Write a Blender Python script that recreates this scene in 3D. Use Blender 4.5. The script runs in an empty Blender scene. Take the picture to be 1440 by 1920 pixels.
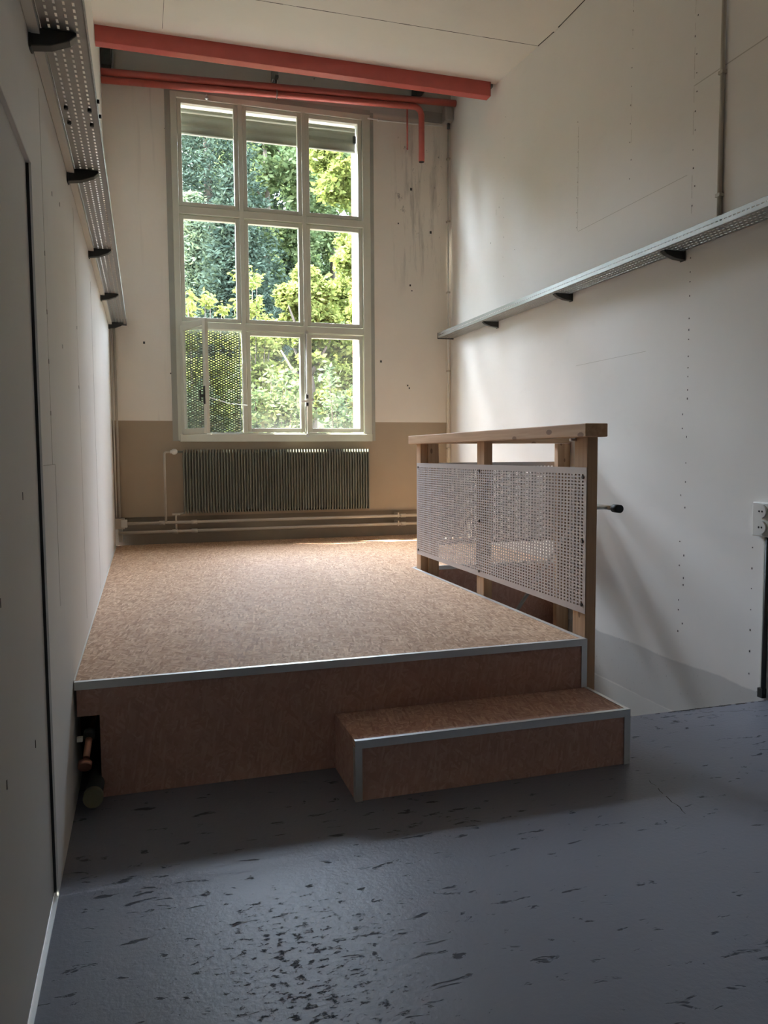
import bpy, bmesh, math, random
import numpy as np
from mathutils import Vector, Matrix

# ------------------------------------------------------------------ scene, camera, world, sun
SC = bpy.context.scene
COL = SC.collection
SC.view_settings.view_transform = 'Standard'
SC.view_settings.look = 'None'
SC.view_settings.gamma = 1.0
SC.view_settings.use_curve_mapping = False
SC.view_settings.exposure = 0.16
SC.cycles.max_bounces = 14
SC.cycles.diffuse_bounces = 9
SC.cycles.glossy_bounces = 4
SC.cycles.transparent_max_bounces = 16
SC.cycles.caustics_reflective = False
SC.cycles.caustics_refractive = False
SC.cycles.sample_clamp_indirect = 6.0

YAW, PITCH, ROLL = -0.2969, -0.0743, -0.0062
cam = bpy.data.cameras.new('camera')
cam.sensor_fit = 'HORIZONTAL'
cam.sensor_width = 36.0
cam.lens = 36.0 * 1462.2 / 1440.0
cam.clip_start = 0.02
camo = bpy.data.objects.new('camera', cam)
COL.objects.link(camo)
_f = Vector((-math.sin(YAW) * math.cos(PITCH), math.cos(YAW) * math.cos(PITCH), math.sin(PITCH)))
_r = Vector((math.cos(YAW), math.sin(YAW), 0))
_u = _r.cross(_f)
_r2 = math.cos(ROLL) * _r + math.sin(ROLL) * _u
_u2 = -math.sin(ROLL) * _r + math.cos(ROLL) * _u
M = Matrix((_r2, _u2, -_f)).transposed().to_4x4()
M.translation = Vector((0.3109, 0, 1.45))
camo.matrix_world = M
SC.camera = camo

world = bpy.data.worlds.new('sky')
SC.world = world
world.use_nodes = True
wn = world.node_tree
wn.nodes.clear()
sky = wn.nodes.new('ShaderNodeTexSky')
sky.sky_type = 'NISHITA'
sky.sun_disc = False
sky.sun_elevation = math.radians(55)
sky.sun_rotation = math.radians(296.0)
sky.air_density = 1.0
sky.dust_density = 1.0
sky.ozone_density = 1.0
bg = wn.nodes.new('ShaderNodeBackground')
bg.inputs['Strength'].default_value = 11.0
wo = wn.nodes.new('ShaderNodeOutputWorld')
hs = wn.nodes.new('ShaderNodeHueSaturation')          # hazy summer sky
hs.inputs['Saturation'].default_value = 0.5
wn.links.new(sky.outputs[0], hs.inputs['Color'])
wn.links.new(hs.outputs[0], bg.inputs[0])
wn.links.new(bg.outputs[0], wo.inputs[0])

sun = bpy.data.lights.new('sun', 'SUN')
sun.energy = 80.0
sun.angle = math.radians(0.6)
sun.color = (1.0, 0.93, 0.82)
suno = bpy.data.objects.new('sun', sun)
COL.objects.link(suno)
suno.location = (-12, 16, 20)
suno.rotation_euler = Vector((0.62, -0.30, -1.0)).to_track_quat('-Z', 'Y').to_euler()

portal = bpy.data.lights.new('window_daylight_portal', 'AREA')
portal.shape = 'RECTANGLE'
portal.size = 2.06
portal.size_y = 3.5
portal.cycles.is_portal = True
po = bpy.data.objects.new('window_daylight_portal', portal)
COL.objects.link(po)
po.location = (1.70, 9.05, 3.42)
po.rotation_euler = Vector((0, -1, 0)).to_track_quat('-Z', 'Z').to_euler()

random.seed(7)
rng = np.random.default_rng(11)

# ------------------------------------------------------------------ main measures (metres)
W, D, H, HS = 3.767, 8.593, 0.506, 0.258       # room width, depth, platform height, step height
YP, XP, YS, YR = 3.427, 2.430, 3.058, 6.08      # platform front, platform right edge, step front, stairwell end
YW = 3.62                                       # stairwell starts here in the floor

# ------------------------------------------------------------------ mesh helpers
class MB:
    def __init__(self):
        self.v, self.f, self.s = [], [], []

    def box(self, x0, x1, y0, y1, z0, z1):
        n = len(self.v)
        self.v += [(x0, y0, z0), (x1, y0, z0), (x1, y1, z0), (x0, y1, z0), (x0, y0, z1), (x1, y0, z1), (x1, y1, z1), (x0, y1, z1)]
        for q in ((3, 2, 1, 0), (4, 5, 6, 7), (0, 1, 5, 4), (1, 2, 6, 5), (2, 3, 7, 6), (3, 0, 4, 7)):
            self.f.append(tuple(n + i for i in q)); self.s.append(False)
        return self

    def obox(self, c, ax, ay, az):
        """box from centre and three half-axis vectors"""
        c, ax, ay, az = map(Vector, (c, ax, ay, az))
        n = len(self.v)
        for k in (-1, 1):
            for (i, j) in ((-1, -1), (1, -1), (1, 1), (-1, 1)):
                self.v.append(tuple(c + i * ax + j * ay + k * az))
        for q in ((3, 2, 1, 0), (4, 5, 6, 7), (0, 1, 5, 4), (1, 2, 6, 5), (2, 3, 7, 6), (3, 0, 4, 7)):
            self.f.append(tuple(n + i for i in q)); self.s.append(False)
        return self

    def tube(self, pts, r, seg=14, bend=0.0, cap=True):
        P = [Vector(p) for p in pts]
        if bend > 0 and len(P) > 2:
            Q = [P[0]]
            for a, b, c in zip(P, P[1:], P[2:]):
                d0, d1 = (a - b).normalized(), (c - b).normalized()
                k = min(bend, (a - b).length * .49, (c - b).length * .49)
                for t in [q / 8 for q in range(9)]:
                    p0, p1 = b + d0 * k, b + d1 * k
                    Q.append((1 - t) ** 2 * p0 + 2 * t * (1 - t) * b + t * t * p1)
            Q.append(P[-1]); P = Q
        n0 = len(self.v)
        up = None
        for i, p in enumerate(P):
            t = (P[min(i + 1, len(P) - 1)] - P[max(i - 1, 0)]).normalized()
            if up is None:
                up = Vector((0, 0, 1)) if abs(t.z) < .9 else Vector((1, 0, 0))
            up = (up - up.dot(t) * t).normalized()
            w = t.cross(up)
            rr = r[i] if isinstance(r, (list, tuple)) else r
            for k in range(seg):
                a = 2 * math.pi * k / seg
                self.v.append(tuple(p + rr * (math.cos(a) * up + math.sin(a) * w)))
        for i in range(len(P) - 1):
            for k in range(seg):
                a, b = n0 + i * seg + k, n0 + i * seg + (k + 1) % seg
                self.f.append((a, a + seg, b + seg, b)); self.s.append(True)
        if cap:
            self.f.append(tuple(n0 + k for k in range(seg))); self.s.append(False)
            e = n0 + (len(P) - 1) * seg
            self.f.append(tuple(e + k for k in reversed(range(seg)))); self.s.append(False)
        return self

    def ball(self, c, r, n=12, m=8, sc=(1, 1, 1)):
        c = Vector(c); n0 = len(self.v)
        for i in range(m + 1):
            th = math.pi * i / m
            for k in range(n):
                a = 2 * math.pi * k / n
                self.v.append((c.x + r * sc[0] * math.sin(th) * math.cos(a), c.y + r * sc[1] * math.sin(th) * math.sin(a), c.z + r * sc[2] * math.cos(th)))
        for i in range(m):
            for k in range(n):
                a, b = n0 + i * n + k, n0 + i * n + (k + 1) % n
                self.f.append((a, a + n, b + n, b)); self.s.append(True)
        return self

    def quad(self, a, b, c, d):
        n = len(self.v); self.v += [a, b, c, d]; self.f.append((n, n + 1, n + 2, n + 3)); self.s.append(False)
        return self

    def sheet(self, o, du, dv, nu, nv, pu, pv, hu, hv, mu=0., mv=0., eu=None, stagger=False):
        """perforated sheet: origin o, unit dirs, grid of nu x nv slots, pitch, slot half sizes, plain margins"""
        o, du, dv = Vector(o), Vector(du), Vector(dv)
        idx = {}
        def P(a, b):
            k = (round(a * 1e5), round(b * 1e5))
            if k not in idx:
                idx[k] = len(self.v); self.v.append(tuple(o + du * a + dv * b))
            return idx[k]
        for i in range(nu):
            for j in range(nv):
                a0, a1 = mu + i * pu, mu + (i + 1) * pu
                b0, b1 = mv + j * pv, mv + (j + 1) * pv
                ca, cb = (a0 + a1) / 2, (b0 + b1) / 2
                O = [P(a0, b0), P(a1, b0), P(a1, b1), P(a0, b1)]
                I = [P(ca - hu, cb - hv), P(ca + hu, cb - hv), P(ca + hu, cb + hv), P(ca - hu, cb + hv)]
                for k in range(4):
                    self.f.append((O[k], O[(k + 1) % 4], I[(k + 1) % 4], I[k])); self.s.append(False)
        U, V = 2 * mu + nu * pu, 2 * mv + nv * pv
        if mu > 0:
            for j in range(nv):
                b0, b1 = mv + j * pv, mv + (j + 1) * pv
                self.f.append((P(0, b0), P(mu, b0), P(mu, b1), P(0, b1))); self.s.append(False)
                self.f.append((P(U - mu, b0), P(U, b0), P(U, b1), P(U - mu, b1))); self.s.append(False)
        if mv > 0:
            for (b0, b1) in ((0, mv), (V - mv, V)):
                es = ([0] if mu > 0 else []) + [mu + i * pu for i in range(nu + 1)] + ([U] if mu > 0 else [])
                for e0, e1 in zip(es, es[1:]):
                    self.f.append((P(e0, b0), P(e1, b0), P(e1, b1), P(e0, b1))); self.s.append(False)
        return self

    def build(self, name, mat, parent=None, bevel=0., solid=0., loc=None):
        me = bpy.data.meshes.new(name)
        V = np.array(self.v, dtype=float)
        if parent is not None:
            o = Vector((0, 0, 0)); q = parent
            while q is not None:
                o += q.location; q = q.parent
            o = np.array(o)
            c = np.array([(V[:, 0].min() + V[:, 0].max()) / 2, (V[:, 1].min() + V[:, 1].max()) / 2, (V[:, 2].min() + V[:, 2].max()) / 2])
        else:
            o = np.zeros(3)
            c = np.array([(V[:, 0].min() + V[:, 0].max()) / 2, (V[:, 1].min() + V[:, 1].max()) / 2, V[:, 2].min()])
        if loc is not None:
            c = np.array(loc, float)
        me.from_pydata([tuple(p) for p in (V - c)], [], self.f)
        me.polygons.foreach_set('use_smooth', self.s)
        me.materials.append(mat)
        me.update()
        ob = bpy.data.objects.new(name, me)
        COL.objects.link(ob)
        ob.location = Vector(c - o)
        if parent is not None:
            ob.parent = parent
        if bevel > 0:
            b = ob.modifiers.new('bevel', 'BEVEL'); b.width = bevel; b.segments = 2; b.limit_method = 'ANGLE'
        if solid > 0:
            s = ob.modifiers.new('solid', 'SOLIDIFY'); s.thickness = solid; s.offset = 0
        return ob

def thing(name, label, cat, loc=(0, 0, 0), group=None):
    o = bpy.data.objects.new(name, None)
    o.empty_display_size = .1
    COL.objects.link(o)
    o.location = loc
    o['label'] = label; o['category'] = cat
    if group: o['group'] = group
    return o

def tag(o, label, cat, group=None, kind=None):
    o['label'] = label; o['category'] = cat
    if group: o['group'] = group
    if kind: o['kind'] = kind
    return o

def struct(o, label=None, cat=None):
    o['kind'] = 'structure'
    if label: o['label'] = label
    if cat: o['category'] = cat
    return o

# ------------------------------------------------------------------ materials
class NT:
    """tiny node builder"""
    def __init__(self, name):
        self.m = bpy.data.materials.new(name); self.m.use_nodes = True
        self.t = self.m.node_tree; self.t.nodes.clear()
        self.out = self.t.nodes.new('ShaderNodeOutputMaterial')
    def n(self, typ, **kw):
        nd = self.t.nodes.new(typ)
        for k, v in kw.items(): setattr(nd, k, v)
        return nd
    def l(self, a, b): self.t.links.new(a, b)
    def pos(self):
        return self.n('ShaderNodeNewGeometry').outputs['Position']
    def mapped(self, src, scale=(1, 1, 1), rot=(0, 0, 0), loc=(0, 0, 0)):
        mp = self.n('ShaderNodeMapping')
        mp.inputs['Scale'].default_value = scale; mp.inputs['Rotation'].default_value = rot; mp.inputs['Location'].default_value = loc
        self.l(src, mp.inputs['Vector']); return mp.outputs[0]
    def noise(self, src, scale, detail=4, rough=.55, dist=0.):
        nd = self.n('ShaderNodeTexNoise'); nd.inputs['Scale'].default_value = scale
        nd.inputs['Detail'].default_value = detail; nd.inputs['Roughness'].default_value = rough; nd.inputs['Distortion'].default_value = dist
        self.l(src, nd.inputs['Vector']); return nd.outputs['Fac']
    def ramp(self, src, stops, interp='LINEAR'):
        nd = self.n('ShaderNodeValToRGB'); cr = nd.color_ramp; cr.interpolation = interp
        while len(cr.elements) < len(stops): cr.elements.new(.5)
        for e, (p, c) in zip(cr.elements, stops):
            e.position = p; e.color = (*c, 1) if len(c) == 3 else c
        self.l(src, nd.inputs[0]); return nd.outputs[0]
    def val(self, src, stops):
        return self.ramp(src, [(p, (c, c, c)) for p, c in stops])
    def math(self, op, a, b=None, c=None, clamp=False):
        nd = self.n('ShaderNodeMath', operation=op); nd.use_clamp = clamp
        for i, x in enumerate((a, b, c)):
            if x is None: continue
            if isinstance(x, (int, float)): nd.inputs[i].default_value = x
            else: self.l(x, nd.inputs[i])
        return nd.outputs[0]
    def mix(self, f, a, b, blend='MIX'):
        nd = self.n('ShaderNodeMix', data_type='RGBA', blend_type=blend)
        for i, x in ((0, f), (6, a), (7, b)):
            if isinstance(x, (int, float)): nd.inputs[i].default_value = x
            elif isinstance(x, tuple): nd.inputs[i].default_value = (*x, 1)
            else: self.l(x, nd.inputs[i])
        return nd.outputs[2]
    def sep(self, src):
        nd = self.n('ShaderNodeSeparateXYZ'); self.l(src, nd.inputs[0]); return nd.outputs
    def bump(self, h, strength, dist=.01):
        nd = self.n('ShaderNodeBump'); nd.inputs['Strength'].default_value = strength; nd.inputs['Distance'].default_value = dist
        self.l(h, nd.inputs['Height']); return nd.outputs[0]
    def bsdf(self, color, rough=.6, metal=0., normal=None, spec=.5):
        nd = self.n('ShaderNodeBsdfPrincipled')
        for k, x in (('Base Color', color), ('Roughness', rough), ('Metallic', metal), ('Specular IOR Level', spec)):
            if isinstance(x, (int, float)): nd.inputs[k].default_value = x
            elif isinstance(x, tuple): nd.inputs[k].default_value = (*x, 1)
            else: self.l(x, nd.inputs[k])
        if normal is not None: self.l(normal, nd.inputs['Normal'])
        self.l(nd.outputs[0], self.out.inputs[0]); return nd
    def band(self, x, a, b, soft=.004):
        """1 where a < x < b"""
        lo = self.math('MULTIPLY', self.math('SUBTRACT', x, a), 1 / soft, clamp=True)
        hi = self.math('MULTIPLY', self.math('SUBTRACT', b, x), 1 / soft, clamp=True)
        return self.math('MULTIPLY', lo, hi)

def simple(name, col, rough=.5, metal=0., var=.06, scale=20., bump=0.):
    t = NT(name); p = t.pos()
    n = t.noise(p, scale)
    c = t.mix(n, tuple(max(0, x * (1 - var)) for x in col), tuple(min(1, x * (1 + var)) for x in col))
    nm = t.bump(n, bump, .004) if bump else None
    t.bsdf(c, rough, metal, nm)
    return t.m

def m_wall(name, col, zsplit=None, low=None):
    t = NT(name); p = t.pos()
    n1 = t.noise(p, 1.3, 5, .6); n2 = t.noise(p, 14, 3)
    c = t.mix(n1, tuple(x * .93 for x in col), tuple(x * 1.05 for x in col))
    sm = t.math('MULTIPLY', t.val(t.noise(t.mapped(p, (3, 3, 9)), 1.0, 6, .7), [(.60, 0), (.78, 1)]), .10)
    c = t.mix(sm, c, tuple(x * .55 for x in col))
    if zsplit is not None:
        z = t.sep(p)[2]
        # old slab edge band and the paler wall of the storey below
        wob = t.math('MULTIPLY_ADD', t.math('SUBTRACT', t.noise(p, 3, 4), .5), .05, z)
        c = t.mix(t.math('MULTIPLY', t.band(wob, -.347, .03, .012), .5), c, (.40, .40, .395))
        pit = t.val(t.noise(p, 22, 5, .7), [(.62, 0), (.70, 1)])
        c = t.mix(t.math('MULTIPLY', t.math('MULTIPLY', pit, t.band(z, -.347, .05, .01)), .5), c, (.22, .22, .22))
        c = t.mix(t.band(z, -4, -.347, .004), c, low)
    h = t.math('MULTIPLY_ADD', n2, .3, n1)
    t.bsdf(c, .75, 0, t.bump(h, .12, .01), .3)
    return t.m

def m_backwall():
    t = NT('back_wall_paint'); p = t.pos(); x, y, z = t.sep(p)
    n1 = t.noise(p, 1.6, 6, .62)
    c = t.mix(n1, (.78, .735, .655), (.89, .85, .77))
    # runs of old water stains, streaked downwards
    st = t.noise(t.mapped(p, (9, 9, 1.1)), 1.0, 6, .68)
    m = t.val(st, [(.50, 0), (.72, 1)])
    reg = t.math('MULTIPLY', t.band(x, 3.0, 3.74, .18), t.band(z, 3.2, 5.35, .5))
    c = t.mix(t.math('MULTIPLY', t.math('MULTIPLY', m, reg), .62), c, (.15, .14, .115))
    sp = t.val(t.noise(t.mapped(p, (1, 1, .7)), 13, 5, .75), [(.62, 0), (.69, 1)])
    reg2 = t.math('MULTIPLY', t.band(x, 3.05, 3.72, .1), t.band(z, 3.6, 5.2, .3))
    c = t.mix(t.math('MULTIPLY', t.math('MULTIPLY', sp, reg2), .7), c, (.09, .085, .07))
    m2 = t.val(t.noise(t.mapped(p, (14, 9, .7)), 1.0, 5, .6), [(.55, 0), (.75, 1)])
    c = t.mix(t.math('MULTIPLY', t.math('MULTIPLY', m2, t.band(x, .25, .62, .15)), .30), c, (.26, .25, .215))
    # few chips
    vo = t.n('ShaderNodeTexVoronoi'); vo.inputs['Scale'].default_value = 2.3; t.l(p, vo.inputs['Vector'])
    chip = t.math('LESS_THAN', t.math('ADD', vo.outputs['Distance'], t.math('MULTIPLY', t.noise(p, 40), .03)), .033)
    c = t.mix(t.math('MULTIPLY', chip, .75), c, (.10, .09, .08))
    # lintel zone a little greyer
    c = t.mix(t.math('MULTIPLY', t.band(z, 5.2, 7, .03), .5), c, (.27, .28, .27))
    # painted dado
    dn = t.mix(n1, (.34, .275, .20), (.40, .325, .235))
    dm = t.math('MULTIPLY', t.band(z, -1, 1.815, .004), t.math('LESS_THAN', x, 3.715))
    c = t.mix(dm, c, dn)
    t.bsdf(c, .7, 0, t.bump(n1, .25, .02), .3)
    return t.m

def m_osb(name, axes, dark=1.0, red=0., even=0.):
    """oriented strand board: layers of elongated flakes in many directions"""
    t = NT(name); p = t.pos(); s = t.sep(p)
    cb = t.n('ShaderNodeCombineXYZ'); t.l(s[axes[0]], cb.inputs[0]); t.l(s[axes[1]], cb.inputs[1])
    v = cb.outputs[0]
    wn_ = t.n('ShaderNodeTexNoise'); wn_.inputs['Scale'].default_value = 3; t.l(v, wn_.inputs['Vector'])
    vv = t.n('ShaderNodeVectorMath', operation='MULTIPLY_ADD')
    t.l(wn_.outputs['Color'], vv.inputs[0]); vv.inputs[1].default_value = (.05, .05, 0); t.l(v, vv.inputs[2])
    v = vv.outputs[0]
    cur = None; hgt = None
    lay = [(0.15, 15, 78), (1.25, 16, 66), (2.2, 14, 82), (-.35, 19, 86), (.75, 15, 70), (1.75, 17, 92)]
    k = dark
    for i, (a, sx, sy) in enumerate(lay):
        vo = t.n('ShaderNodeTexVoronoi', voronoi_dimensions='2D'); vo.inputs['Scale'].default_value = 1.0
        t.l(t.mapped(v, (sx, sy, 1), (0, 0, 0)) if False else t.mapped(t.mapped(v, (1, 1, 1), (0, 0, a), (i * 3.7, i * 1.3, 0)), (sx, sy, 1)), vo.inputs['Vector'])
        ch = t.n('ShaderNodeSeparateColor'); t.l(vo.outputs['Color'], ch.inputs[0])
        colr = t.ramp(ch.outputs[0], [(0, (.30 * k, .165 * k, (.092 + .03 * red) * k)), (.35, (.46 * k, .29 * k, (.175 + .05 * red) * k)), (.7, (.58 * k, .385 * k, (.245 + .06 * red) * k)), (1, (.72 * k, .53 * k, (.36 + .06 * red) * k))])
        edge = t.val(vo.outputs['Distance'], [(.35, 0), (.75, 1)])
        colr = t.mix(t.math('MULTIPLY', edge, .35), colr, (.22 * k, .12 * k, .065 * k))
        if cur is None:
            cur, hgt = colr, ch.outputs[2]
        else:
            f = t.math('MULTIPLY', t.math('GREATER_THAN', ch.outputs[1], .52), t.math('LESS_THAN', vo.outputs['Distance'], .62))
            cur = t.mix(f, cur, colr)
            hgt = t.math('ADD', t.math('MULTIPLY', hgt, t.math('SUBTRACT', 1, f)), t.math('MULTIPLY', ch.outputs[2], f))
    big = t.noise(v, 1.2, 4)
    cur = t.mix(t.math('MULTIPLY', t.val(big, [(.3, 1), (.7, 0)]), .25), cur, (.36 * k, .20 * k, .13 * k))
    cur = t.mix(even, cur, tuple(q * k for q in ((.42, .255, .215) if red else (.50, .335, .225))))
    t.bsdf(cur, t.val(hgt, [(0, .52), (1, .66)]), 0, t.bump(hgt, .10, .003), .16)
    return t.m

def m_floor():
    t = NT('floor_paint'); p = t.pos()
    big = t.noise(p, .9, 5, .6)
    c = t.mix(big, (.185, .198, .240), (.225, .236, .280))
    # scattered elongated pits
    pn = t.noise(t.mapped(p, (8.5, 24, 1), (0, 0, .06)), 1.0, 4, .62, .5)
    reg = t.math('MULTIPLY', t.math('SUBTRACT', t.noise(p, 1.1, 3), .5), .30)
    pit = t.math('MULTIPLY', t.math('SUBTRACT', t.math('ADD', pn, reg), .625), 20, clamp=True)
    # fine crazing, denser in one worn area
    x, y, z = t.sep(p)
    fine = t.noise(t.mapped(p, (30, 44, 1)), 1.0, 5, .68)
    worn = t.noise(p, .75, 2)
    wx = t.math('MULTIPLY', t.band(x, .15, 1.25, .5), t.band(y, .6, 2.75, .5))
    thr = t.math('MULTIPLY_ADD', wx, -.130, .675)
    fp = t.math('MULTIPLY', t.math('SUBTRACT', fine, thr), 12, clamp=True)
    hole = t.math('MAXIMUM', pit, fp)
    c = t.mix(t.math('MULTIPLY', hole, .72), c, (.022, .025, .030))
    grain = t.noise(p, 55, 4, .6); soft = t.noise(p, 7, 3)
    h = t.math('MULTIPLY_ADD', hole, -1.1, t.math('MULTIPLY_ADD', grain, .45, t.math('MULTIPLY', soft, .5)))
    t.bsdf(c, t.math('MULTIPLY_ADD', hole, .4, .36), 0, t.bump(h, .40, .008), .26)
    return t.m

def m_timber(name, axis=2):
    t = NT(name); p = t.pos()
    sc = [38, 38, 38]; sc[axis] = 1.6
    g = t.noise(t.mapped(p, tuple(sc)), 1.0, 4, .5, .4)
    c = t.mix(t.val(g, [(.3, 0), (.7, 1)]), (.60, .40, .245), (.44, .27, .155))
    vo = t.n('ShaderNodeTexVoronoi'); vo.inputs['Scale'].default_value = 1.0
    k = [9, 9, 9]; k[axis] = 4.0
    t.l(t.mapped(p, tuple(k)), vo.inputs['Vector'])
    knot = t.math('LESS_THAN', vo.outputs['Distance'], .13)
    c = t.mix(t.math('MULTIPLY', knot, .7), c, (.16, .075, .04))
    t.bsdf(c, .55, 0, t.bump(g, .06, .003), .4)
    return t.m

def m_leaf(name, ca, cb, trans=.45):
    t = NT(name)
    rnd = t.n('ShaderNodeNewGeometry').outputs['Random Per Island']
    c = t.ramp(rnd, [(0, ca), (1, cb)])
    d = t.n('ShaderNodeBsdfDiffuse'); tr = t.n('ShaderNodeBsdfTranslucent'); mx = t.n('ShaderNodeMixShader'); mx.inputs[0].default_value = trans
    t.l(c, d.inputs[0])
    c2 = t.mix(.5, c, (.55, .62, .10), 'MULTIPLY'); c3 = t.mix(.7, c, c2)
    t.l(c3, tr.inputs[0]); t.l(d.outputs[0], mx.inputs[1]); t.l(tr.outputs[0], mx.inputs[2]); t.l(mx.outputs[0], t.out.inputs[0])
    return t.m

def m_glass(name, haze=.0):
    t = NT(name)
    tr = t.n('ShaderNodeBsdfTransparent'); tr.inputs[0].default_value = (.95, .97, .96, 1)
    gl = t.n('ShaderNodeBsdfGlossy'); gl.inputs['Roughness'].default_value = .02
    lw = t.n('ShaderNodeLayerWeight'); lw.inputs[0].default_value = .5
    fr = t.math('MULTIPLY_ADD', t.math('POWER', lw.outputs['Facing'], 5.0), .55, .02)
    mx = t.n('ShaderNodeMixShader'); t.l(fr, mx.inputs[0]); t.l(tr.outputs[0], mx.inputs[1]); t.l(gl.outputs[0], mx.inputs[2])
    last = mx.outputs[0]
    if haze:
        p = t.pos(); z = t.sep(p)[2]
        dirt = t.math('MULTIPLY', t.val(t.noise(p, 4, 5), [(.3, .35), (.7, 1)]), haze)
        low = t.math('MULTIPLY', t.math('SUBTRACT', 1.95, z), 1.6, clamp=True)   # grime settled along the bottom edge
        f = t.math('MULTIPLY_ADD', low, .018, dirt)
        ts = t.n('ShaderNodeBsdfTranslucent'); ts.inputs[0].default_value = (.75, .75, .72, 1)
        m2 = t.n('ShaderNodeMixShader'); t.l(f, m2.inputs[0]); t.l(last, m2.inputs[1]); t.l(ts.outputs[0], m2.inputs[2]); last = m2.outputs[0]
    t.l(last, t.out.inputs[0])
    return t.m

WALL = m_wall('plasterboard_paint', (.83, .805, .765))
WALLR = m_wall('plasterboard_paint_right', (.83, .805, .765), 0, (.66, .65, .62))
CEIL = m_wall('ceiling_board_paint', (.84, .81, .75))
BACK = m_backwall()
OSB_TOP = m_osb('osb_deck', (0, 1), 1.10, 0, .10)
OSB_TREAD = m_osb('osb_tread', (0, 1), 1.2, 1, .4)  # tread, front, side: same board, redder dull tone of shade put in
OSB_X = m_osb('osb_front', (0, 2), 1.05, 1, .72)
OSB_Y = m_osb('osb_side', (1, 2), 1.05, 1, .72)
FLOOR = m_floor()
CONC = simple('bare_concrete', (.30, .295, .28), .8, 0, .18, 6, .3)
SLOTC = simple('dark_concrete', (.22, .23, .22), .8, 0, .2, 5, .3)
ALU = simple('aluminium', (.72, .73, .72), .38, .85, .06, 30)
GALV = simple('galvanised_steel', (.40, .405, .39), .46, .7, .10, 40)
PANEL = simple('coated_perforated_steel', (.56, .52, .51), .45, .35, .05, 12)
TIMV = m_timber('spruce_upright', 2)
TIMY = m_timber('spruce_rail_lengthwise', 1)
TIMX = m_timber('spruce_rail_crosswise', 0)
REDP = simple('red_lead_paint', (.41, .085, .064), .42, 0, .12, 14)
REDB = simple('red_beam_paint', (.38, .062, .048), .45, 0, .14, 9)
FRAME = simple('window_frame_paint', (.66, .67, .57), .5, 0, .05, 9)
RAD = simple('radiator_enamel', (.17, .18, .145), .45, 0, .08, 10)
PIPE = simple('pipe_paint', (.48, .44, .37), .4, 0, .06, 12)
PLASTW = simple('white_plastic', (.72, .71, .67), .4, 0, .03, 30)
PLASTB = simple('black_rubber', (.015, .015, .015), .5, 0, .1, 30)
DARKM = simple('dark_metal', (.05, .052, .05), .5, .4, .1, 30)
BLACK = simple('joint_shadow_gap', (.05, .045, .04), .9, 0, .1, 30)
FAINT = simple('joint_filler', (.56, .53, .48), .8, 0, .1, 30)
SCREW = simple('screw_steel', (.10, .085, .075), .5, .5, .1, 60)
COPPER = simple('copper', (.62, .33, .24), .35, .9, .1, 30)
OLIVE = simple('olive_cap_paint', (.21, .205, .13), .5, 0, .06, 30)
BATTEN = simple('pale_batten_paint', (.70, .69, .63), .5, 0, .05, 10)
DOORM = m_wall('door_board_paint', (.62, .60, .57))
REVEAL = simple('white_render', (.80, .79, .76), .8, 0, .03, 8)
FABRIC = simple('awning_fabric', (.46, .45, .38), .9, 0, .06, 20)
GLASS = m_glass('clear_glass')
GLASSD = m_glass('dusty_glass', .006)
GRILLE = simple('grille_steel', (.10, .115, .09), .5, .3, .08, 30)
SKIRT = simple('base_band_brown', (.20, .168, .122), .7, 0, .12, 8, .2)
BARK = simple('bark', (.04, .030, .020), .9, 0, .3, 12, .5)

tb = NT('facade_brick'); _p = tb.pos()
_br = tb.n('ShaderNodeTexBrick'); _br.inputs['Scale'].default_value = 4.2
tb.l(tb.mapped(_p, (1, 1, 1), (math.pi / 2, 0, 0)), _br.inputs['Vector'])
_br.inputs['Color1'].default_value = (.42, .12, .08, 1); _br.inputs['Color2'].default_value = (.50, .17, .11, 1); _br.inputs['Mortar'].default_value = (.45, .40, .36, 1)
tb.bsdf(_br.outputs[0], .85)
BRICK = tb.m

tg = NT('grassy_slope'); _p = tg.pos()
tg.bsdf(tg.mix(tg.noise(_p, .8, 6, .7), (.010, .018, .007), (.022, .032, .012)), .9, 0, tg.bump(tg.noise(_p, 3, 5), .6, .2), .2)
GRASS = tg.m

# ------------------------------------------------------------------ room shell
YB0 = -3.6                                     # wall behind the camera
b = MB()
b.box(-.02, W, YB0, YW, -.34, 0)               # near floor
b.box(-.02, XP + .01, YW, D, -.34, 0)          # under the platform
b.box(XP + .01, W, YR + .03, D, -.34, 0)       # beyond the stairwell
struct(b.build('floor', FLOOR), 'blue grey painted concrete floor with chips and pits', 'floor')

# thin crack lines in the floor near the stairwell
cr = MB()
def crack(p0, p1, w, n=26, amp=.006):
    p0, p1 = Vector(p0), Vector(p1); d = (p1 - p0); nrm = Vector((-d.y, d.x, 0)).normalized()
    pts = [p0 + d * (i / n) + nrm * random.uniform(-amp, amp) for i in range(n + 1)]
    for a, c in zip(pts, pts[1:]):
        if random.random() < .14: continue
        ww = w * random.uniform(.5, 1.2)
        cr.quad(tuple(a - nrm * ww), tuple(c - nrm * ww), tuple(c + nrm * ww), tuple(a + nrm * ww))
crack((3.25, 3.555, .0006), (3.767, 3.45, .0006), .002, 16)
crack((2.96, 3.612, .0006), (3.765, 3.610, .0006), .008, 30, .003)
crack((2.42, 2.92, .0006), (2.35, 2.55, .0006), .002, 14)
fl = bpy.data.objects['floor']
struct(cr.build('floor_crack', BLACK, fl))

# left wall with the door opening in it
DY0, DY1, DZ = .30, 2.69, 2.355
b = MB()
b.box(-.14, 0, YB0, DY0, -.34, 6.0)
b.box(-.14, 0, DY1, D, -.34, 6.0)
b.box(-.14, 0, DY0, DY1, DZ, 6.0)
wl = struct(b.build('wall_left', WALL), 'grey plasterboard wall on the left side of the room', 'wall')
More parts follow.
